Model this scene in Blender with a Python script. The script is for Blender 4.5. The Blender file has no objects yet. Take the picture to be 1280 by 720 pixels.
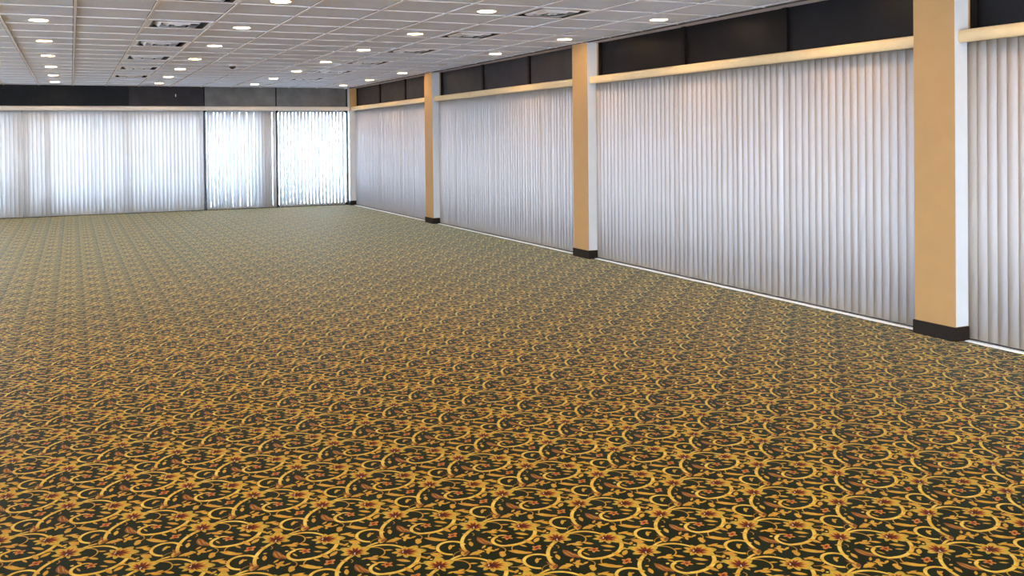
import bpy, bmesh, math, random
from mathutils import Vector, Matrix
random.seed(7)
S = bpy.context.scene
COL = S.collection
PI = math.pi

# ------------------------------------------------------------------ sizes
T = 0.6096            # ceiling tile
CZ = 2.565            # ceiling height
CAMZ = 1.45
FX = 5.557            # room face of the columns along the right wall
PX = 5.735            # plane of the dark transom panels
GX = 5.80             # plane of the window glass
BX = 5.690            # vertical blinds, right wall
FY = 11.68            # same four planes on the back wall
PY = 11.86
GY = 11.925
BY = 11.805
LX, RY = -7.2, -11.4  # left wall, wall behind the camera
VT, VB = 2.155, 2.065 # valance top and bottom
JY = [0.0]
def jy(j): return 0.03 + 1.010 * T * j      # ceiling cross lines

# ------------------------------------------------------------------ materials
def new_mat(name):
    m = bpy.data.materials.new(name); m.use_nodes = True
    nt = m.node_tree; nt.nodes.clear()
    out = nt.nodes.new('ShaderNodeOutputMaterial')
    return m, nt, out

def principled(name, col, rough=0.6, noise=0.0, nscale=20.0, bump=0.0, bscale=80.0, spec=0.5, sheen=0.0, metal=0.0, coat=0.0):
    m, nt, out = new_mat(name)
    b = nt.nodes.new('ShaderNodeBsdfPrincipled')
    b.inputs['Base Color'].default_value = (*col, 1)
    b.inputs['Roughness'].default_value = rough
    b.inputs['Specular IOR Level'].default_value = spec
    b.inputs['Metallic'].default_value = metal
    b.inputs['Sheen Weight'].default_value = sheen
    nt.links.new(b.outputs[0], out.inputs[0])
    tc = nt.nodes.new('ShaderNodeTexCoord')
    if noise:
        n = nt.nodes.new('ShaderNodeTexNoise'); n.inputs['Scale'].default_value = nscale
        n.inputs['Detail'].default_value = 5
        nt.links.new(tc.outputs['Object'], n.inputs['Vector'])
        r = nt.nodes.new('ShaderNodeMapRange')
        r.inputs['From Min'].default_value = 0.3; r.inputs['From Max'].default_value = 0.7
        r.inputs['To Min'].default_value = 1 - noise; r.inputs['To Max'].default_value = 1 + noise
        nt.links.new(n.outputs['Fac'], r.inputs['Value'])
        v = nt.nodes.new('ShaderNodeVectorMath'); v.operation = 'SCALE'
        v.inputs[0].default_value = col
        nt.links.new(r.outputs[0], v.inputs['Scale'])
        nt.links.new(v.outputs[0], b.inputs['Base Color'])
    if bump:
        n = nt.nodes.new('ShaderNodeTexNoise'); n.inputs['Scale'].default_value = bscale
        n.inputs['Detail'].default_value = 3
        nt.links.new(tc.outputs['Object'], n.inputs['Vector'])
        bp = nt.nodes.new('ShaderNodeBump'); bp.inputs['Strength'].default_value = bump
        bp.inputs['Distance'].default_value = 0.004
        nt.links.new(n.outputs['Fac'], bp.inputs['Height'])
        nt.links.new(bp.outputs[0], b.inputs['Normal'])
    return m

def emitter(name, col, strength):
    m, nt, out = new_mat(name)
    e = nt.nodes.new('ShaderNodeEmission')
    e.inputs['Color'].default_value = (*col, 1); e.inputs['Strength'].default_value = strength
    nt.links.new(e.outputs[0], out.inputs[0])
    return m

def vane_mat(name, col, tcol, trans):
    m, nt, out = new_mat(name)
    d = nt.nodes.new('ShaderNodeBsdfPrincipled')
    d.inputs['Base Color'].default_value = (*col, 1); d.inputs['Roughness'].default_value = 0.5
    d.inputs['Specular IOR Level'].default_value = 0.3
    t = nt.nodes.new('ShaderNodeBsdfTranslucent'); t.inputs['Color'].default_value = (*tcol, 1)
    mx = nt.nodes.new('ShaderNodeMixShader'); mx.inputs[0].default_value = trans
    nt.links.new(d.outputs[0], mx.inputs[1]); nt.links.new(t.outputs[0], mx.inputs[2])
    nt.links.new(mx.outputs[0], out.inputs[0])
    return m

def glass_mat(name, tint):
    m, nt, out = new_mat(name)
    t = nt.nodes.new('ShaderNodeBsdfTransparent'); t.inputs['Color'].default_value = (*tint, 1)
    g = nt.nodes.new('ShaderNodeBsdfGlossy'); g.inputs['Roughness'].default_value = 0.02
    f = nt.nodes.new('ShaderNodeFresnel'); f.inputs['IOR'].default_value = 1.45
    mx = nt.nodes.new('ShaderNodeMixShader')
    nt.links.new(f.outputs[0], mx.inputs[0])
    nt.links.new(t.outputs[0], mx.inputs[1]); nt.links.new(g.outputs[0], mx.inputs[2])
    nt.links.new(mx.outputs[0], out.inputs[0])
    return m

M = {}
M['tile'] = principled('ceiling_tile', (0.79, 0.87, 1.0), 0.9, noise=0.04, nscale=3.0, bump=0.25, bscale=120, spec=0.1)
M['tbar'] = principled('ceiling_grid_white', (0.86, 0.86, 0.88), 0.4)
M['gap'] = principled('ceiling_shadow_gap', (0.06, 0.055, 0.055), 0.8)
M['cream'] = principled('column_cream_paint', (0.41, 0.235, 0.092), 0.55, noise=0.04, nscale=6, bump=0.1, bscale=150, spec=0.3)
M['white'] = principled('white_paint', (0.86, 0.86, 0.88), 0.5, noise=0.02, nscale=8, spec=0.3)
M['valance'] = principled('valance_paint', (0.62, 0.46, 0.26), 0.45, noise=0.04, nscale=10, spec=0.4)  # near-white valance with warm lamp light put into the tan
M['valance_pale'] = principled('valance_pale_paint', (0.68, 0.62, 0.55), 0.45, noise=0.04, nscale=10, spec=0.4)  # back wall copy with less lamp warmth in its colour
M['base'] = principled('dark_vinyl_base', (0.016, 0.011, 0.008), 0.6, noise=0.35, nscale=60, spec=0.15)
M['board'] = principled('side_board_paint', (0.56, 0.565, 0.58), 0.55, noise=0.02, nscale=8, spec=0.3)  # column sides are paler: cool daylight put into the colour
M['sill'] = principled('pale_sill', (0.92, 0.95, 0.98), 0.5, noise=0.10, nscale=28, spec=0.3)  # pale colour stands in for the sunlit carpet edge
M['panel'] = principled('dark_transom_panel', (0.006, 0.005, 0.006), 0.40, noise=0.35, nscale=5, spec=0.09)
M['panel_dusty'] = principled('dusty_transom_panel', (0.115, 0.110, 0.108), 0.55, noise=0.30, nscale=4, spec=0.4)  # lighter grey than the other transom panels
M['panel_half'] = principled('faded_transom_panel', (0.026, 0.022, 0.025), 0.5, noise=0.30, nscale=4, spec=0.15)  # tone between the dark and the grey panels
M['bronze'] = principled('bronze_mullion', (0.005, 0.004, 0.004), 0.5, spec=0.1)
M['frame'] = principled('blue_black_frame', (0.02, 0.025, 0.04), 0.4)
M['vane'] = vane_mat('blind_vane_white', (0.47, 0.37, 0.26), (0.82, 0.86, 0.94), 0.36)  # white vanes; the tan base puts warm room light into them
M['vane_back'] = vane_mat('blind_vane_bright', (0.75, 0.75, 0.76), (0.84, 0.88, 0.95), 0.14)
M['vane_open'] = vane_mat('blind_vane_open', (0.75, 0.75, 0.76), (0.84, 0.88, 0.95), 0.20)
M['rail'] = principled('blind_rail', (0.75, 0.75, 0.75), 0.4)
M['glass'] = glass_mat('clear_glass', (0.90, 0.93, 0.95))
M['tint'] = glass_mat('tinted_glass', (0.52, 0.54, 0.57))
M['lens'] = emitter('downlight_lens', (1.0, 0.66, 0.32), 55.0)
M['lens_off'] = principled('downlight_lens_off', (0.42, 0.40, 0.38), 0.4)
M['ring'] = principled('downlight_trim', (0.85, 0.83, 0.80), 0.4)
M['vent'] = principled('vent_white_metal', (0.93, 0.93, 0.95), 0.35, noise=0.06, nscale=15)
M['black'] = principled('vent_dark_duct', (0.008, 0.008, 0.010), 0.8)
M['dome'] = principled('detector_dark', (0.05, 0.045, 0.045), 0.25)
M['wall'] = principled('wall_paint', (0.80, 0.77, 0.72), 0.7, noise=0.04, nscale=4)
M['ground'] = principled('outdoor_paving', (0.78, 0.80, 0.84), 0.9, noise=0.08, nscale=0.6)
M['bush'] = principled('shrub_leaves', (0.10, 0.15, 0.13), 0.8, noise=0.4, nscale=8)
M['soffit'] = principled('ceiling_edge_trim', (0.74, 0.70, 0.70), 0.6, noise=0.05, nscale=8)
M['post'] = principled('outer_post', (0.45, 0.45, 0.46), 0.7)

# ------------------------------------------------------------------ carpet (all nodes)
def carpet_material():
    m, nt, out = new_mat('scrollwork_carpet')
    N, L = nt.nodes, nt.links
    A1, A2, B1, B2 = 0.23249, 0.23521, 0.23197, -0.21563   # two steps of the woven repeat
    DET = A1*B2-B1*A2
    OX, OY = 2.2333, -4.8252          # one flower of the repeat, on the floor
    def val(a, sock):
        if isinstance(a, (int, float)): sock.default_value = a
        else: L.new(a, sock)
    def math_(op, a, b=None, c=None, clamp=False):
        n = N.new('ShaderNodeMath'); n.operation = op; n.use_clamp = clamp
        val(a, n.inputs[0])
        if b is not None: val(b, n.inputs[1])
        if c is not None: val(c, n.inputs[2])
        return n.outputs[0]
    def dot(q, v):
        n = N.new('ShaderNodeVectorMath'); n.operation = 'DOT_PRODUCT'
        L.new(q, n.inputs[0]); n.inputs[1].default_value = v
        return n.outputs['Value']
    tc = N.new('ShaderNodeTexCoord')
    off = N.new('ShaderNodeVectorMath'); off.operation = 'SUBTRACT'
    L.new(tc.outputs['Object'], off.inputs[0]); off.inputs[1].default_value = (OX, OY, 0)
    cmb = N.new('ShaderNodeCombineXYZ')
    L.new(dot(off.outputs[0], (B2/DET, -B1/DET, 0)), cmb.inputs[0])
    L.new(dot(off.outputs[0], (-A2/DET, A1/DET, 0)), cmb.inputs[1])
    ST = cmb.outputs[0]
    def rel(cx, cy):
        s0 = (B2*cx-B1*cy)/DET; t0 = (A1*cy-A2*cx)/DET
        n = N.new('ShaderNodeVectorMath'); n.operation = 'SUBTRACT'
        L.new(ST, n.inputs[0]); n.inputs[1].default_value = (s0, t0, 0)
        w = N.new('ShaderNodeVectorMath'); w.operation = 'WRAP'
        L.new(n.outputs[0], w.inputs[0]); w.inputs[1].default_value = (0.5, 0.5, 0.5); w.inputs[2].default_value = (-0.5, -0.5, -0.5)
        return w.outputs[0]
    def along(q, dx, dy, k=1.0):      # k * ((x,y).(dx,dy))
        return dot(q, (k*(A1*dx + A2*dy), k*(B1*dx + B2*dy), 0))
    SOFT = 1/0.0022
    def leaf(cx, cy, ang, ln, wd):
        ln *= 1.08; wd *= 1.02
        q = rel(cx, cy); a = math.radians(ang); c, s = math.cos(a), math.sin(a)
        u = along(q, c, s, 1/ln); v = along(q, -s, c)
        u2 = math_('MULTIPLY', u, u)
        lim = math_('MULTIPLY_ADD', u2, -wd, wd)      # wd (1-u^2)
        d = math_('SUBTRACT', lim, math_('ABSOLUTE', v))
        return math_('MULTIPLY', d, SOFT, clamp=True)
    def polar(cx, cy, ox=0.0, oy=0.0):
        q = rel(cx, cy)
        u = along(q, 1, 0); v = along(q, 0, 1)
        if ox or oy: u = math_('ADD', u, ox); v = math_('ADD', v, oy)
        cb = N.new('ShaderNodeCombineXYZ'); L.new(u, cb.inputs[0]); L.new(v, cb.inputs[1])
        ln = N.new('ShaderNodeVectorMath'); ln.operation = 'LENGTH'; L.new(cb.outputs[0], ln.inputs[0])
        return q, u, v, ln.outputs['Value']
    def arc(p1, p2, p3, w, taper=0.0):
        ax, ay = p1; bx, by = p2; cx, cy = p3
        d = 2*(ax*(by-cy)+bx*(cy-ay)+cx*(ay-by))
        ux = ((ax*ax+ay*ay)*(by-cy)+(bx*bx+by*by)*(cy-ay)+(cx*cx+cy*cy)*(ay-by))/d
        uy = ((ax*ax+ay*ay)*(cx-bx)+(bx*bx+by*by)*(ax-cx)+(cx*cx+cy*cy)*(bx-ax))/d
        r = math.hypot(ax-ux, ay-uy)
        a1 = math.atan2(ay-uy, ax-ux); a2 = math.atan2(by-uy, bx-ux); a3 = math.atan2(cy-uy, cx-ux)
        t2 = (a2-a1) % (2*PI); t3 = (a3-a1) % (2*PI)
        if t2 > t3: a1, a3 = a3, a1; t3 = (a3-a1) % (2*PI)
        mid, half = a1+t3/2, t3/2
        return ring(ux, uy, r, mid, half, w)
    def ring(ux, uy, r, mid, half, w):
        # limits of the wrapped cell are wider than any ring used here when it is centred on the ring's middle
        off_ = r if half < 1.9 else 0.0
        ox, oy = off_*math.cos(mid), off_*math.sin(mid)
        q, u, v, ln = polar(ux+ox, uy+oy, ox, oy)
        e = math_('ABSOLUTE', math_('SUBTRACT', ln, r))
        band = math_('MULTIPLY', math_('SUBTRACT', w*1.0, e), SOFT, clamp=True)
        if half < PI-0.02:
            al = math_('ADD', along(q, math.cos(mid), math.sin(mid)), off_)
            k = math_('MULTIPLY_ADD', ln, -math.cos(half), al)
            band = math_('MINIMUM', band, math_('MULTIPLY', k, SOFT, clamp=True))
        return band
    def union(ms):
        r = ms[0]
        for x in ms[1:]: r = math_('MAXIMUM', r, x)
        return r
    def mix(base, col, mask):
        n = N.new('ShaderNodeMix'); n.data_type = 'RGBA'
        L.new(mask, n.inputs[0])
        if isinstance(base, tuple): n.inputs[6].default_value = (*base, 1)
        else: L.new(base, n.inputs[6])
        if isinstance(col, tuple): n.inputs[7].default_value = (*col, 1)
        else: L.new(col, n.inputs[7])
        return n.outputs[2]
    GOLD = CARPET['gold']; PALE = CARPET['pale']; ORNG = CARPET['orange']; BRWN = CARPET['brown']; RED = CARPET['red']; DARK = CARPET['dark']
    # soft mottling of the pile
    nz = N.new('ShaderNodeTexNoise'); nz.inputs['Scale'].default_value = 420; nz.inputs['Detail'].default_value = 2
    L.new(tc.outputs['Object'], nz.inputs['Vector'])
    nb = N.new('ShaderNodeTexNoise'); nb.inputs['Scale'].default_value = 26; nb.inputs['Detail'].default_value = 2
    L.new(tc.outputs['Object'], nb.inputs['Vector'])
    gold = mix(GOLD, PALE, math_('MULTIPLY_ADD', nb.outputs['Fac'], 3.2, -1.15, clamp=True))
    orng = mix(ORNG, GOLD, math_('MULTIPLY_ADD', nb.outputs['Fac'], 3.0, -1.2, clamp=True))
    col = DARK
    # thin tendrils and hooks
    thin = union([
        arc((.070, .022), (.103, -.012), (.060, -.060), .0034),
        arc((.104, -.186), (.058, -.205), (.052, -.240), .0032),
        arc((.285, -.062), (.278, -.090), (.222, -.096), .0026),
        arc((.020, -.180), (.028, -.215), (-.004, -.226), .0026),
        arc((.150, .030), (.163, .026), (.160, .014), .0026),
        arc((-.180, -.010), (-.167, -.014), (-.170, -.026), .0026),
        arc((-.030, -.060), (-.020, -.050), (-.024, -.036), .0026),
        arc((.075, .050), (.100, .078), (.140, .074), .0022),
    ])
    col = mix(col, ORNG, thin)
    # main scrolls
    scroll = union([
        arc((-.012, -.012), (-.075, -.072), (-.102, -.182), .0076),                    # stem
        ring(-.136, -.119, .051, math.radians(128), math.radians(124), .0068),          # ring beside the stem
        arc((.050, .022), (.115, .024), (.172, -.030), .0064),                          # arch to the second flower
        arc((.206, -.088), (.160, -.162), (.048, -.183), .0082),                        # great spiral
        arc((.054, -.184), (.016, -.152), (.050, -.104), .0072),
        arc((.040, -.106), (.060, -.099), (.080, -.108), .0050),
        arc((-.125, -.185), (-.155, -.192), (-.182, -.206), .0056),                     # stem to the next flower
        arc((.175, -.150), (.200, -.168), (.226, -.166), .0036),
    ])
    col = mix(col, gold, scroll)
    leaves = union([
        leaf(-.140, -.112, 60, .020, .0075), leaf(-.128, -.106, 0, .010, .006),
        leaf(-.062, -.118, 75, .020, .009), leaf(-.072, -.190, 10, .030, .012), leaf(-.110, -.172, 60, .026, .014),
        leaf(.140, -.119, -40, .026, .010), leaf(.046, -.060, -35, .022, .011), leaf(.060, -.050, 10, .014, .008),
        leaf(.089, -.070, -40, .020, .0085), leaf(.066, -.246, -40, .040, .0125), leaf(.088, -.262, -15, .020, .009),
        leaf(.005, -.240, 60, .018, .012), leaf(.010, -.225, 0, .012, .010),
        leaf(-.023, -.190, -45, .020, .010), leaf(-.016, -.176, 30, .014, .008), leaf(-.034, -.202, 70, .014, .007),
        leaf(-.052, -.183, -50, .016, .0065), leaf(.002, -.196, 20, .014, .006),
        leaf(-.206, -.148, -45, .024, .013), leaf(-.206, -.160, 20, .014, .009),
        leaf(.209, -.122, -55, .024, .007), leaf(.256, -.056, -30, .030, .008), leaf(.262, -.068, -60, .022, .009), leaf(.250, -.048, 5, .024, .007),
        leaf(-.058, .058, 20, .018, .007), leaf(.030, .096, -30, .018, .008), leaf(-.006, .082, 40, .014, .007),
        leaf(-.053, -.084, 0, .008, .006), leaf(.166, -.186, 40, .022, .010), leaf(.134, -.190, -70, .024, .010), leaf(.044, -.088, -60, .016, .006), leaf(.022, -.050, 10, .013, .006), leaf(-.030, -.158, 40, .015, .006), leaf(.040, -.138, -70, .016, .005), leaf(-.048, -.036, -40, .014, .006), leaf(.118, -.022, -20, .016, .006), leaf(.120, -.146, -30, .016, .006), leaf(.100, -.206, -60, .018, .006),
    ])
    col = mix(col, orng, leaves)
    # striped bud in brown
    bud = union([leaf(-.016, -.112, -85, .034, .016), leaf(-.004, -.130, -70, .028, .012)])
    col = mix(col, BRWN, bud)
    bud2 = union([leaf(-.022, -.112, -85, .026, .003), leaf(-.008, -.114, -82, .028, .003), leaf(.003, -.134, -70, .022, .003)])
    col = mix(col, ORNG, bud2)
    ctr = union([leaf(-.104, -.176, 40, .018, .009), leaf(-.112, -.150, 100, .020, .006)])
    col = mix(col, BRWN, ctr)
    # dots
    dots = union([leaf(.020, -.098, 0, .007, .006), leaf(.230, -.150, 0, .006, .005)])
    col = mix(col, PALE, dots)
    # blossoms
    def blossom(col, cx, cy, axis, r0, r1, r2, rn, n, stops, streak=0.10):
        q, u, v, ln = polar(cx, cy)
        a = math.radians(axis)
        x = along(q, math.cos(a), math.sin(a)); y = along(q, -math.sin(a), math.cos(a))
        th = math_('ARCTAN2', y, x)
        R = math_('MULTIPLY_ADD', math_('COSINE', th), r1, r0)
        if r2: R = math_('MULTIPLY_ADD', math_('COSINE', math_('MULTIPLY', th, 2)), r2, R)
        R = math_('MULTIPLY_ADD', math_('COSINE', math_('MULTIPLY', th, n)), rn, R)
        rho = math_('DIVIDE', ln, R)
        rs = math_('MULTIPLY_ADD', math_('COSINE', math_('MULTIPLY', th, n*2)), streak, rho)
        cr = N.new('ShaderNodeValToRGB')
        els = cr.color_ramp.elements
        while len(els) < len(stops): els.new(0.5)
        for e, (p, c) in zip(els, stops): e.position = p; e.color = (*c, 1)
        L.new(rs, cr.inputs[0])
        mask = math_('MULTIPLY', math_('SUBTRACT', 1.0, rho), 16.0, clamp=True)
        return mix(col, cr.outputs[0], mask)
    OLIVE = CARPET['olive']
    big = [(0.0, (0.012, 0.006, 0.004)), (0.15, (0.02, 0.006, 0.004)), (0.20, RED), (0.42, RED), (0.58, ORNG), (0.74, GOLD), (0.90, OLIVE), (1.0, OLIVE)]
    col = blossom(col, .004, .004, 72, .046, .019, 0, .0105, 7, big)
    col = blossom(col, .166, -.060, -15, .046, .015, .008, .0085, 8, big)
    small = [(0.0, (0.05, 0.01, 0.006)), (0.25, RED), (0.45, CARPET['coral']), (1.0, ORNG)]
    col = blossom(col, .080, -.123, 20, .0165, 0, 0, .0055, 5, small)
    col = blossom(col, -.095, -.026, 30, .0170, 0, .003, .0050, 4, small)
    w = union([leaf(.002, .002, 60, .009, .003), leaf(.160, -.056, 60, .008, .003)])
    col = mix(col, (0.55, 0.5, 0.42), w)
    # pile value noise, wear
    v = math_('MULTIPLY_ADD', nz.outputs['Fac'], 0.7, 0.65)
    wn = N.new('ShaderNodeTexNoise'); wn.inputs['Scale'].default_value = 0.55; wn.inputs['Detail'].default_value = 4
    L.new(tc.outputs['Object'], wn.inputs['Vector'])
    v = math_('MULTIPLY', v, math_('MULTIPLY_ADD', wn.outputs['Fac'], 0.5, 0.75))
    sc = N.new('ShaderNodeVectorMath'); sc.operation = 'SCALE'
    L.new(col, sc.inputs[0]); L.new(v, sc.inputs['Scale'])
    b = N.new('ShaderNodeBsdfPrincipled')
    L.new(sc.outputs[0], b.inputs['Base Color'])
    b.inputs['Roughness'].default_value = CARPET['rough']
    b.inputs['Specular IOR Level'].default_value = CARPET['spec']
    b.inputs['Sheen Weight'].default_value = CARPET['sheen']
    b.inputs['Sheen Roughness'].default_value = CARPET['sheenr']
    b.inputs['Sheen Tint'].default_value = (0.78, 0.94, 0.70, 1)
    bp = N.new('ShaderNodeBump'); bp.inputs['Strength'].default_value = 0.35; bp.inputs['Distance'].default_value = 0.003
    L.new(nz.outputs['Fac'], bp.inputs['Height']); L.new(bp.outputs[0], b.inputs['Normal'])
    L.new(b.outputs[0], out.inputs[0])
    return m

CARPET = dict(gold=(0.50, 0.275, 0.027), pale=(0.64, 0.42, 0.08), orange=(0.42, 0.20, 0.022), brown=(0.18, 0.055, 0.014),
              red=(0.105, 0.008, 0.004), coral=(0.42, 0.085, 0.022), olive=(0.33, 0.23, 0.030), dark=(0.006, 0.009, 0.003),
              rough=0.65, spec=0.06, sheen=0.34, sheenr=0.13)
M['carpet'] = carpet_material()

# ------------------------------------------------------------------ mesh helpers
def add_box(bm, x0, x1, y0, y1, z0, z1):
    vs = [bm.verts.new(p) for p in ((x0,y0,z0),(x1,y0,z0),(x1,y1,z0),(x0,y1,z0),(x0,y0,z1),(x1,y0,z1),(x1,y1,z1),(x0,y1,z1))]
    for f in ((3,2,1,0),(4,5,6,7),(0,1,5,4),(1,2,6,5),(2,3,7,6),(3,0,4,7)):
        bm.faces.new([vs[i] for i in f])

def add_rings(bm, rings, close=True, cap0=True, cap1=True):
    vr = [[bm.verts.new(p) for p in r] for r in rings]
    n = len(vr[0])
    for a, b in zip(vr, vr[1:]):
        for i in range(n if close else n-1):
            k = (i+1) % n
            bm.faces.new((a[i], a[k], b[k], b[i]))
    if cap0: bm.faces.new(list(reversed(vr[0])))
    if cap1: bm.faces.new(vr[-1])

def lathe(bm, prof, seg=32, cap0=False, cap1=False):
    add_rings(bm, [[(r*math.cos(2*PI*i/seg), r*math.sin(2*PI*i/seg), z) for i in range(seg)] for r, z in prof], True, cap0, cap1)

def obj(name, bm, mat, parent=None, smooth=False, bevel=0.0):
    if bevel:
        bmesh.ops.bevel(bm, geom=[e for e in bm.edges], offset=bevel, segments=2, profile=0.7, affect='EDGES')
    bmesh.ops.recalc_face_normals(bm, faces=bm.faces)
    me = bpy.data.meshes.new(name); bm.to_mesh(me); bm.free()
    if mat: me.materials.append(mat)
    if smooth:
        for p in me.polygons: p.use_smooth = True
    o = bpy.data.objects.new(name, me); COL.objects.link(o)
    if parent: o.parent = parent
    return o

def box_obj(name, dims, mat, parent=None, bevel=0.0):
    bm = bmesh.new(); add_box(bm, *dims)
    return obj(name, bm, mat, parent, bevel=bevel)

def empty(name, loc=(0,0,0)):
    o = bpy.data.objects.new(name, None); COL.objects.link(o); o.location = loc
    o.empty_display_size = 0.1
    return o
def tag(o, label, cat, group=None):
    o['label'] = label; o['category'] = cat
    if group: o['group'] = group
    return o
def struct(o, label=None, cat=None):
    o['kind'] = 'structure'
    if label: o['label'] = label
    if cat: o['category'] = cat
    return o

# ------------------------------------------------------------------ floor, outer walls
bm = bmesh.new(); add_box(bm, LX-0.1, GX+0.06, RY-0.1, GY+0.06, -0.12, 0.0)
fl = obj('floor', bm, M['carpet'])
struct(fl, 'patterned carpet of gold scrolls and red flowers on dark ground', 'carpet')
w = empty('wall_left', (LX, 0, 0)); struct(w, 'pale side wall with windows, out of view on the left', 'wall')
box_obj('lintel', (-0.12, 0, RY, GY+0.06, 2.2, CZ+0.3), M['wall'], w)
box_obj('dado', (-0.12, 0, RY, GY+0.06, 0.0, 0.8), M['wall'], w)
for y0, y1 in ((RY, -2.5), (0.2, 0.6), (2.9, 3.3), (5.6, 6.0), (8.3, GY+0.06)):
    box_obj('pier', (-0.12, 0, y0, y1, 0.8, 2.2), M['wall'], w)
box_obj('pane', (-0.08, -0.07, -2.5, 8.3, 0.8, 2.2), M['glass'], w)  # unseen windows added to bring daylight to the ceiling

# wall behind the camera: piers and a lintel round a wide clear opening of glass
w = empty('wall_front', (0, RY, 0)); struct(w, 'cream wall behind the camera with a wide window opening', 'wall')
box_obj('lintel', (LX, GX+0.06, -0.06, 0.06, 2.25, CZ+0.3), M['wall'], w)
for x0, x1 in ((LX, -4.2), (-0.9, 0.9), (4.6, GX+0.06)):
    box_obj('pier', (x0, x1, -0.06, 0.06, 0.0, 2.25), M['wall'], w)

# ------------------------------------------------------------------ ceiling
vent_cells = [(1, j) for j in (-1, 2, 5, 8, 11, 14)] + [(6, j) for j in (-1, 2, 5, 8, 11, 14)]
bm = bmesh.new()
cells = set(vent_cells)
i0, i1, j0, j1 = -12, 9, -19, 19
xs = [max(LX, i*T) for i in range(i0, i1+1)] + [FX+0.02]
ys = [max(RY, jy(j)) for j in range(j0, j1+1)] + [GY+0.06]
for a in range(len(xs)-1):
    for b in range(len(ys)-1):
        if (i0+a, j0+b) in cells or xs[a+1] <= xs[a] or ys[b+1] <= ys[b]: continue
        vs = [bm.verts.new(p) for p in ((xs[a],ys[b],CZ),(xs[a],ys[b+1],CZ),(xs[a+1],ys[b+1],CZ),(xs[a+1],ys[b],CZ))]
        bm.faces.new(vs)
bmesh.ops.remove_doubles(bm, verts=bm.verts, dist=1e-5)
ext = bmesh.ops.extrude_face_region(bm, geom=list(bm.faces))
bmesh.ops.translate(bm, verts=[v for v in ext['geom'] if isinstance(v, bmesh.types.BMVert)], vec=(0, 0, 0.03))
ceil = struct(obj('ceiling', bm, M['tile']), 'suspended ceiling of square grey-white tiles', 'ceiling')
bm = bmesh.new()
for i in range(-11, 10):
    add_box(bm, i*T-0.0115, i*T+0.0115, RY, GY, CZ-0.009, CZ-0.0005)
obj('grid_runner', bm, M['tbar'], ceil)
bm = bmesh.new()
for i in range(-11, 10):
    add_box(bm, i*T-0.0185, i*T+0.0150, RY, GY, CZ-0.0018, CZ-0.0003)
obj('grid_shadow_gap', bm, M['gap'], ceil)
bm = bmesh.new()
for j in range(-18, 20):
    add_box(bm, LX, FX+0.018, jy(j)-0.0100, jy(j)+0.0100, CZ-0.006, CZ-0.0004)
obj('grid_cross_bar', bm, M['tbar'], ceil)
bm = bmesh.new()
for j in range(-18, 20):
    add_box(bm, LX, FX+0.018, jy(j)+0.0100, jy(j)+0.0165, CZ-0.0014, CZ-0.0002)
obj('cross_shadow_gap', bm, M['gap'], ceil)
struct(box_obj('trim_1', (FX+0.020, GX+0.06, RY, GY+0.06, CZ-0.008, CZ+0.05), M['soffit']), 'flat pale strip at the ceiling edge above the right windows', 'trim')
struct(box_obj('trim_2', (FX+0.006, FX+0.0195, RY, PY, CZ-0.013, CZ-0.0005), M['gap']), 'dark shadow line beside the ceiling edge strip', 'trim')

# ------------------------------------------------------------------ columns
def column(y0, y1, label, name='column'):
    c = empty(name, (FX+0.14, (y0+y1)/2, 0)); d = (y1-y0)/2
    tag(c, label, 'column', 'square cream columns along the right wall')
    box_obj('shaft', (-0.14, 0.20, -d, d, 0.0, CZ-0.010), M['cream'], c)
    for s in (-1, 1):
        a, b = sorted((s*d, s*(d+0.004)))
        box_obj('side_board', (-0.136, -0.005, a, b, 0.102, CZ-0.011), M['board'], c)['label'] = 'white board on the column side'
    bm = bmesh.new()
    add_box(bm, -0.151, -0.005, -d-0.011, d+0.011, 0.0, 0.098)
    o = obj('base', bm, M['base'], c, bevel=0.004); o['label'] = 'dark brown vinyl base'
    return c
cols = [(-8.03, -7.70, 'cream column out of view behind the camera on the right wall'),
        (-3.065, -2.738, 'cream square column nearest the camera, at the right edge'),
        (1.765, 2.108, 'cream square column in the middle of the right wall'),
        (6.760, 7.120, 'cream square column farthest along the right wall before the corner')]
for y0, y1, lb in cols: column(y0, y1, lb)
# corner column
c = empty('corner_column', (FX+0.14, FY+0.15, 0))
tag(c, 'narrow cream corner column where back and right blinds meet', 'column')
box_obj('shaft', (-0.14, 0.20, -0.15, 0.20, 0.0, CZ-0.010), M['cream'], c)
box_obj('side_board', (-0.136, -0.005, -0.154, -0.15, 0.102, VB-0.003), M['board'], c)
box_obj('side_board', (-0.144, -0.14, -0.149, 0.20, 0.102, CZ-0.011), M['board'], c)
bm = bmesh.new(); add_box(bm, -0.151, -0.005, -0.161, 0.0, 0.0, 0.098)
obj('base', bm, M['base'], c, bevel=0.004)

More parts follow.
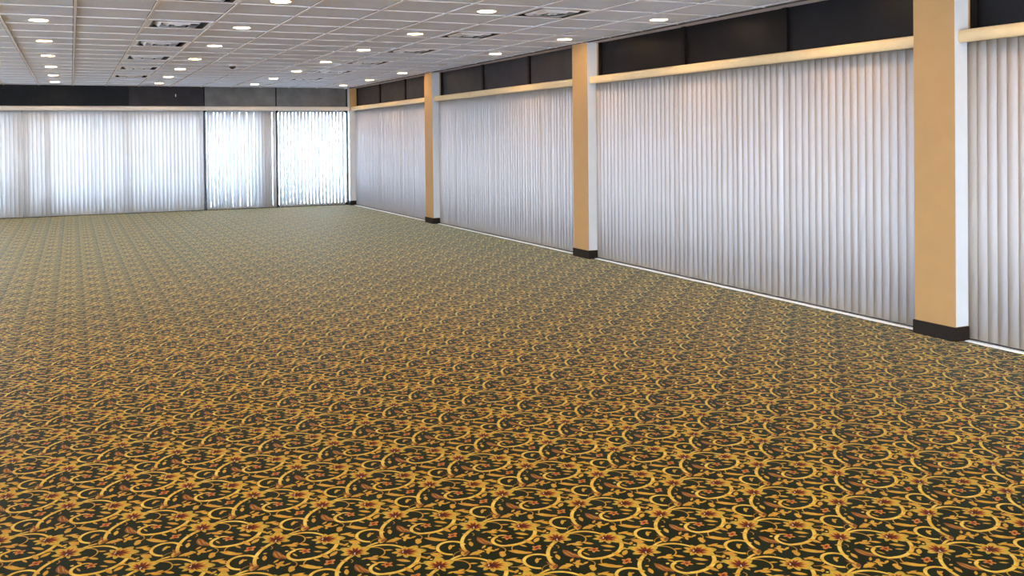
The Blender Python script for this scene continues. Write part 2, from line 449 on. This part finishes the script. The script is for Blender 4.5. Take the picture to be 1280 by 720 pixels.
# ------------------------------------------------------------------ windows
def window(name, axis, u0, u1, mulls, label, glass, panels, jamb=0.05):
    """axis 'x': runs along Y at the right wall; axis 'y': runs along X at the back wall"""
    w = empty(name, (0, 0, 0)); struct(w, label, 'window')
    P, G = (PX, GX) if axis == 'x' else (PY, GY)
    def bx(n, a, b, p0, p1, z0, z1, mat, bev=0.0):
        d = (p0, p1, a, b, z0, z1) if axis == 'x' else (a, b, p0, p1, z0, z1)
        return box_obj(n, d, mat, w, bev)
    edges = [u0+jamb] + list(mulls) + [u1-jamb]
    bx('jamb', u0, u0+jamb, P-0.02, G+0.05, 0.0, CZ-0.009, M['bronze'])
    bx('jamb', u1-jamb, u1, P-0.02, G+0.05, 0.0, CZ-0.009, M['bronze'])
    hm = 0.03 if axis == 'x' else 0.014
    for mu in mulls:
        if axis == 'x':
            bx('mullion', mu-0.03, mu+0.03, P-0.022, G+0.05, VT-0.12, CZ-0.009, M['bronze'])
            bx('mullion', mu-0.013, mu+0.013, G-0.012, G+0.05, 0.0, VT-0.12, M['bronze'])
        else:
            bx('mullion', mu-0.014, mu+0.014, P-0.004, G+0.05, VT-0.12, CZ-0.0005, M['bronze'])
            bx('mullion', mu-0.034, mu+0.034, P-0.006, G+0.05, 0.0, VT-0.12, M['frame'])
    bx('head_rail', u0, u1, P+0.006, G+0.05, VT-0.12, VT-0.03, M['bronze'])
    bx('bottom_rail', u0, u1, G-0.03, G+0.05, 0.0, 0.055, M['bronze'])
    for k, (a, b) in enumerate(zip(edges, edges[1:])):
        a2 = a + (hm if k else 0); b2 = b - (hm if k < len(edges)-2 else 0)
        bx('transom_panel', a2, b2, P, P+0.02, VT-0.03, CZ-0.0005 if axis == 'y' else CZ-0.0095, M[panels[k % len(panels)]])
        bx('pane', a2, b2, G, G+0.012, 0.055, VT-0.12, M[glass])
    return w
window('window_1', 'x', -2.738, 1.765, (-1.28, 0.15), 'window with three dark upper panels between nearest and middle columns', 'tint', ['panel', 'panel', 'panel'])
window('window_2', 'x', 2.108, 6.760, (3.55, 5.07), 'window with three dark upper panels between middle and farthest columns', 'tint', ['panel_half'])
window('window_3', 'x', 7.120, 11.68, (8.55, 10.07), 'window with three dark upper panels beside the back corner', 'tint', ['panel_half'])
window('window_4', 'x', -7.70, -3.065, (-4.6, -6.15), 'window with dark upper panels at the right edge of view', 'tint', ['panel'])
window('window_5', 'x', RY, -8.03, (-9.1, -10.2), 'window behind the camera on the right wall', 'tint', ['panel'])
BM = (-6.36, -4.88, -3.40, -1.915, -0.434, 1.015, 2.495, 3.987)
window('window_6', 'y', LX, FX+0.0, BM, 'back wall window row with dark panels above white blinds', 'glass',
       ['panel']*6 + ['panel_half'] + ['panel_dusty']*2, 0.03)
box_obj('white_hook', (1.925, 1.940, PY-0.006, PY+0.001, 2.355, 2.405), M['white'], [o for o in bpy.data.objects if o.name == 'window_6'][0])
# solid posts behind the back blinds
for i, x in enumerate((-5.55, -0.885, 3.79)):
    p = box_obj('trim_%d' % (3+i), (x-0.105, x+0.105, GY-0.012, GY+0.30, 0.0, CZ-0.02), M['post'])
    struct(p, 'grey post standing behind the back wall blinds', 'post')

# pale strips stand in for daylight on the carpet under the right blinds
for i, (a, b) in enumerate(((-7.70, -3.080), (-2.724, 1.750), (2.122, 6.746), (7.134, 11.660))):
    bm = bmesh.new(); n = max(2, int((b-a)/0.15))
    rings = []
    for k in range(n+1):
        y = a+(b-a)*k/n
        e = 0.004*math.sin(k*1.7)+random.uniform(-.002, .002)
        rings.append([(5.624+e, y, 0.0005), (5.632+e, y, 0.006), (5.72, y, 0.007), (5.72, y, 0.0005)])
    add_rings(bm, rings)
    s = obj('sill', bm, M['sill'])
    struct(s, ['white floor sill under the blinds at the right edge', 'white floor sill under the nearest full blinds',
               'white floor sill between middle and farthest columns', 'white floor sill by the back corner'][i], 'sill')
    s.name = 'trim_%d' % (6+i)  # painted daylight strips, numbered on with the trims
    box_obj('dark_track', (5.672, 5.718, a+0.005, b-0.005, 0.0065, 0.0105), M['gap'], s)  # dark strip put in as the shade under the vanes

# ------------------------------------------------------------------ valances
def valance(axis, u0, u1, label):
    F = FX+0.030 if axis == 'x' else FY+0.030
    B = PX-0.023 if axis == 'x' else PY-0.023
    prof = [(B, VT-0.012), (B, VT), (F+0.030, VT), (F+0.014, VT-0.004), (F+0.004, VT-0.014), (F, VT-0.030), (F, VB+0.026),
            (F+0.003, VB+0.012), (F+0.010, VB+0.002), (F+0.018, VB), (F+0.024, VB+0.006), (F+0.024, VT-0.012)]
    bm = bmesh.new()
    rings = [[(p, u, z) if axis == 'x' else (u, p, z) for p, z in prof] for u in (u0, u1)]
    add_rings(bm, rings)
    o = obj('valance', bm, M['valance'] if axis == 'x' else M['valance_pale'], smooth=False)
    return tag(o, label, 'valance')
valance('x', -7.69, -3.070, 'rounded cream valance right of the nearest column')
valance('x', -2.733, 1.760, 'rounded cream valance between the nearest and middle columns')
valance('x', 2.113, 6.755, 'rounded cream valance between the middle and farthest columns')
valance('x', 7.125, 11.672, 'rounded cream valance between the farthest column and the corner')
valance('y', LX+0.01, 5.548, 'long rounded pale valance across the whole back wall')

# ------------------------------------------------------------------ vertical blinds
def vane_mesh(name, wd, z0, z1, sag, mat, flip=1):
    n = 8; th = 0.0012
    bm = bmesh.new()
    def prof(z):
        out = []
        for k in range(n+1):
            s = -1+2*k/n
            out.append((-sag*(1-s*s), s*wd/2, z))
        for k in range(n, -1, -1):
            s = -1+2*k/n
            out.append((-sag*(1-s*s)+th, s*wd/2, z))
        return out
    add_rings(bm, [prof(z0), prof(z1)])
    bmesh.ops.recalc_face_normals(bm, faces=bm.faces)
    me = bpy.data.meshes.new(name); bm.to_mesh(me); bm.free()
    me.materials.append(mat)
    for p in me.polygons: p.use_smooth = abs(p.normal.z) < 0.5
    return me
ZV0, ZV1 = 0.018, 2.105
VME = vane_mesh('vane', 0.110, ZV0, ZV1, 0.0150, M['vane'])
VMO = vane_mesh('vane_open', 0.089, ZV0, ZV1, 0.0075, M['vane_open'])
VMB = vane_mesh('vane_back', 0.089, ZV0, ZV1, 0.0075, M['vane_back'])

def blind(axis, u0, u1, label, me, tilt, jit, pitch=0.0745, special={}, start='hi'):
    b = empty('vertical_blind', (BX, (u0+u1)/2, 0) if axis == 'x' else ((u0+u1)/2, BY, 0))
    tag(b, label, 'blind', 'white vertical blinds')
    h = (u1-u0)/2
    d = (-0.018, 0.018, -h, h, ZV1, ZV1+0.032) if axis == 'x' else (-h, h, -0.018, 0.018, ZV1, ZV1+0.032)
    box_obj('head_rail', d, M['rail'], b)
    n = int(round((u1-u0-0.02)/pitch)); st = (u1-u0-0.089*0.9)/(n-1)
    for k in range(n):
        pos = -h+0.04+k*st
        v = bpy.data.objects.new('vane', me); COL.objects.link(v); v.parent = b
        a = math.radians(tilt+random.gauss(0, jit))
        key = u0+h*0+0.04+k*st
        for sk, sa in special.items():
            if abs(key-sk) < st/2: a = math.radians(sa)
        jitter = random.uniform(-.003, .003)
        if axis == 'x':
            v.location = (random.uniform(-.002, .002), pos+jitter, 0); v.rotation_euler = (random.gauss(0, .0006), 0, a)
        else:
            v.location = (pos+jitter, random.uniform(-.002, .002), 0); v.rotation_euler = (0, random.gauss(0, .0012), -PI/2+a)
    return b
# right wall: rotation tilt > 0 turns the near edge of each vane towards the glass
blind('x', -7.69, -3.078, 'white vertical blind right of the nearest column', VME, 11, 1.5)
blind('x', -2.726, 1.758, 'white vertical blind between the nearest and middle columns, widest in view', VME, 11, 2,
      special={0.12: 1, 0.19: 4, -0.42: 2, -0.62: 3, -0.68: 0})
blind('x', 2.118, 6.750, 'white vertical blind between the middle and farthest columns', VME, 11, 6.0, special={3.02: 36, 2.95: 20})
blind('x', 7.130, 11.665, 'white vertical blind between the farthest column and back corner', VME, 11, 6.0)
# back wall; the two unseen blinds are opened to add daylight
blind('y', LX+0.05, -4.90, 'white back wall blind outside the photo at far left', VMB, 72, 3)
blind('y', -4.86, -1.62, 'opened white back wall blind just outside the photo', VMB, 72, 3)
blind('y', -1.60, -0.915, 'white back wall blind cut off by the left edge', VMB, 17, 3)
blind('y', -0.900, 2.466, 'wide white back wall blind left of the first dark gap', VMB, 21, 4.5)
blind('y', 2.522, 3.962, 'white back wall blind between the two dark gaps', VMO, 26, 4)
blind('y', 4.020, 5.470, 'bright white back wall blind beside the corner column', VMO, 28, 3)

# ------------------------------------------------------------------ downlights
def ordinal(n): return ['', 'first', 'second', 'third', 'fourth', 'fifth', 'sixth', 'seventh'][n]
def lathe_mesh(name, prof, mat, seg=32, cap0=False, cap1=False):
    bm = bmesh.new(); lathe(bm, prof, seg, cap0, cap1); bmesh.ops.recalc_face_normals(bm, faces=bm.faces)
    me = bpy.data.meshes.new(name); bm.to_mesh(me); bm.free(); me.materials.append(mat)
    for p in me.polygons: p.use_smooth = True
    return me
RING = lathe_mesh('trim_ring', [(0.094, -0.0004), (0.094, -0.0025), (0.086, -0.0040), (0.080, -0.0030), (0.078, -0.0004)], M['ring'])
LENS = lathe_mesh('lens', [(0.0782, -0.0006), (0.0782, -0.0016), (0.05, -0.0020), (0.004, -0.0022)], M['lens'], cap0=True, cap1=True)
LENS0 = lathe_mesh('lens_off', [(0.0782, -0.0008), (0.0782, -0.0030), (0.05, -0.0032), (0.004, -0.0034)], M['lens_off'], cap0=True, cap1=True)
def downlight(i, j, label, off=False, group='recessed downlights'):
    d = empty('downlight', (i*T, 0.03+1.010*T*j, CZ))
    tag(d, label, 'ceiling light', group)
    for n, me in (('trim_ring', RING), ('lens', LENS0 if off else LENS)):
        o = bpy.data.objects.new(n, me); COL.objects.link(o); o.parent = d
    return d
ROWS = [(-0.5, 'leftmost row'), (2.5, 'row just right of the left vents'), (5.5, 'row just left of the right vents'), (8.5, 'row along the right wall blinds')]
for i, rn in ROWS:
    for k, j in enumerate((17.55, 14.6, 11.6, 8.6, 5.6, 2.6, -0.35)):
        if i < 0 and j < 0: 
            downlight(i, j, 'lit round downlight above the photo, out of view', group='downlights out of view'); continue
        off = (i == 8.5 and k == 3)
        lb = '%s round downlight, %s from back wall, %s' % ('unlit' if off else 'lit', ordinal(k+1), rn)
        downlight(i, j, lb, off)
for i in (-0.5, 2.5, 5.5, 8.5):
    for j in (-3.4, -6.4, -9.4):
        downlight(i, j, 'lit round downlight above the photo, out of view', group='downlights out of view')
for i in (-3.5, -6.5, -9.5):
    for j in (17.55, 14.6, 11.6, 8.6, 5.6, 2.6, -0.35, -3.4, -6.4, -9.4):
        downlight(i, j, 'lit round downlight above the photo, out of view', group='downlights out of view')

# ------------------------------------------------------------------ air vents
def square_ring(bm, a0, z0, a1, z1, th=0.0015):
    """sloping square louvre ring from half-size a0 at z0 to half-size a1 at z1, with thickness"""
    def sq(a, z): return [(-a,-a,z), (a,-a,z), (a,a,z), (-a,a,z)]
    add_rings(bm, [sq(a0, z0), sq(a1, z1), sq(a1, z1+th), sq(a0, z0+th), sq(a0, z0)], True, False, False)
H = T/2-0.012
def vent_meshes():
    ms = []
    bm = bmesh.new(); square_ring(bm, H-0.004, -0.004, H-0.040, -0.004, 0.004)
    ms.append(('frame', bm, M['vent']))
    for r, a in enumerate((0.208, 0.132)):
        bm = bmesh.new(); square_ring(bm, a, 0.024, a-0.040, -0.011-0.003*r)
        ms.append(('louvre', bm, M['vent']))
    bm = bmesh.new(); square_ring(bm, 0.058, 0.022, 0.026, -0.018)
    ms.append(('centre_louvre', bm, M['vent']))
    bm = bmesh.new(); add_box(bm, -H, H, -H, H, 0.06, 0.075)
    square_ring(bm, H-0.003, 0.0, H-0.003, 0.06)
    square_ring(bm, H-0.0405, -0.0045, H-0.066, -0.0035, 0.003)  # flat black ring put in as shade inside the frame
    add_box(bm, -0.022, 0.022, -0.022, 0.022, -0.017, -0.014)  # black plate put in as shade at the centre
    square_ring(bm, 0.089, -0.0145, 0.066, -0.0135, 0.002)  # black ring put in as shade between the louvres
    ms.append(('duct', bm, M['black']))
    out = []
    for n, bm, mat in ms:
        bmesh.ops.recalc_face_normals(bm, faces=bm.faces)
        me = bpy.data.meshes.new(n); bm.to_mesh(me); bm.free(); me.materials.append(mat); out.append((n, me))
    return out
VM = vent_meshes()
def vent(i, j, label):
    v = empty('air_vent', ((i+0.5)*T, (jy(j)+jy(j+1))/2, CZ))
    tag(v, label, 'air vent', 'square louvred ceiling vents')
    for n, me in VM:
        o = bpy.data.objects.new(n, me); COL.objects.link(o); o.parent = v
for i, side in ((1, 'left'), (6, 'right')):
    for k, j in enumerate((14, 11, 8, 5, 2, -1)):
        vent(i, j, 'square louvred ceiling vent, %s from the back wall in the %s vent row' % (ordinal(k+1), side))

# detector
d = empty('smoke_detector', (3.54*T, jy(9.95), CZ))
tag(d, 'small dark round detector on the ceiling between downlight rows', 'detector')
bm = bmesh.new(); lathe(bm, [(0.068, -0.0005), (0.068, -0.012), (0.060, -0.020), (0.045, -0.022)], 28, True, True); obj('base', bm, M['ring'], d)
bm = bmesh.new(); lathe(bm, [(0.052, -0.0225), (0.050, -0.036), (0.040, -0.052), (0.022, -0.062), (0.004, -0.065)], 28, True, True); obj('dome', bm, M['dome'], d, smooth=True)

# ------------------------------------------------------------------ outdoors
g = box_obj('ground', (-70, 70, -70, 90, -0.30, -0.14), M['ground'])
struct(g, 'pale paving outside the windows', 'ground')
def shrub(x, y, r, h, label):
    bm = bmesh.new()
    for k in range(520):
        a = random.uniform(0, 2*PI); z = random.random()
        rr = r*math.sqrt(random.random())*(1-0.75*z)
        p = Vector((rr*math.cos(a), rr*math.sin(a), 0.02+h*z))
        q = Matrix.Rotation(random.uniform(0, 2*PI), 3, 'Z') @ Matrix.Rotation(random.uniform(-1, 1), 3, 'X')
        s = random.uniform(.05, .09)
        vs = [bm.verts.new(p + q @ Vector(c)) for c in ((-s*.4,0,0), (0,-s,0.01), (s*.4,0,0), (0,s,-0.01))]
        bm.faces.new(vs)
    o = empty('shrub', (x, y, -0.14)); tag(o, label, 'shrub', 'shrubs outside the back windows')
    me = obj('foliage', bm, M['bush'], o)
    bm = bmesh.new(); lathe(bm, [(0.03, 0), (0.02, h*.6)], 8, True, True); obj('stem', bm, M['post'], o)
shrub(4.75, 13.9, 0.42, 0.95, 'leafy shrub outside, behind the blind beside the corner column')
shrub(3.05, 13.9, 0.50, 0.85, 'leafy shrub outside, behind the blind between the dark gaps')

# ------------------------------------------------------------------ sky
W = bpy.data.worlds.new('World'); S.world = W; W.use_nodes = True
nt = W.node_tree; nt.nodes.clear()
o_ = nt.nodes.new('ShaderNodeOutputWorld'); bg = nt.nodes.new('ShaderNodeBackground')
bg.inputs['Color'].default_value = (0.74, 0.87, 1.0, 1); bg.inputs['Strength'].default_value = 16.0
nt.links.new(bg.outputs[0], o_.inputs[0])
def portal(name, loc, rot, sx, sy):
    l = bpy.data.lights.new(name, 'AREA'); l.shape = 'RECTANGLE'; l.size = sx; l.size_y = sy
    l.cycles.is_portal = True
    o = bpy.data.objects.new(name, l); COL.objects.link(o); o.location = loc; o.rotation_euler = rot
portal('window_portal', (0, RY-0.2, 1.12), (PI/2, 0, 0), 11.6, 2.25)
portal('window_portal', (-0.8, GY+0.10, 1.05), (-PI/2, 0, 0), 13.0, 2.1)
portal('window_portal', (LX-0.15, 2.9, 1.5), (0, -PI/2, 0), 1.4, 10.8)
portal('window_portal', (GX+0.10, 0.2, 1.05), (0, PI/2, 0), 2.1, 23.0)

# ------------------------------------------------------------------ camera
cd = bpy.data.cameras.new('camera'); cam = bpy.data.objects.new('camera', cd); COL.objects.link(cam)
yaw, pitch, roll, F, CX, CY = 0.401517830, -0.0118348519, -0.0114166391, 1135.16864, 570.981242, 185.588989
fwd0 = Vector((math.sin(yaw), math.cos(yaw), 0)); right = Vector((math.cos(yaw), -math.sin(yaw), 0)); up0 = Vector((0, 0, 1))
fwd = fwd0*math.cos(pitch)+up0*math.sin(pitch); up = up0*math.cos(pitch)-fwd0*math.sin(pitch)
r3 = right*math.cos(roll)+up*math.sin(roll); u3 = up*math.cos(roll)-right*math.sin(roll)
mw = Matrix((( r3.x, u3.x, -fwd.x, -0.04906), (r3.y, u3.y, -fwd.y, -7.48582), (r3.z, u3.z, -fwd.z, CAMZ), (0, 0, 0, 1)))
cam.matrix_world = mw
cd.sensor_width = 36; cd.lens = F/1280*36
cd.shift_x = (640-CX)/1280; cd.shift_y = -(360-CY)/1280
cd.clip_end = 300
S.camera = cam
S.view_settings.view_transform = 'Standard'; S.view_settings.look = 'None'
S.view_settings.exposure = 1.03; S.view_settings.gamma = 1.0; S.view_settings.use_curve_mapping = False
S.cycles.max_bounces = 10; S.cycles.diffuse_bounces = 5; S.cycles.transparent_max_bounces = 12
S.cycles.sample_clamp_indirect = 6.0
S.cycles.use_denoising = True
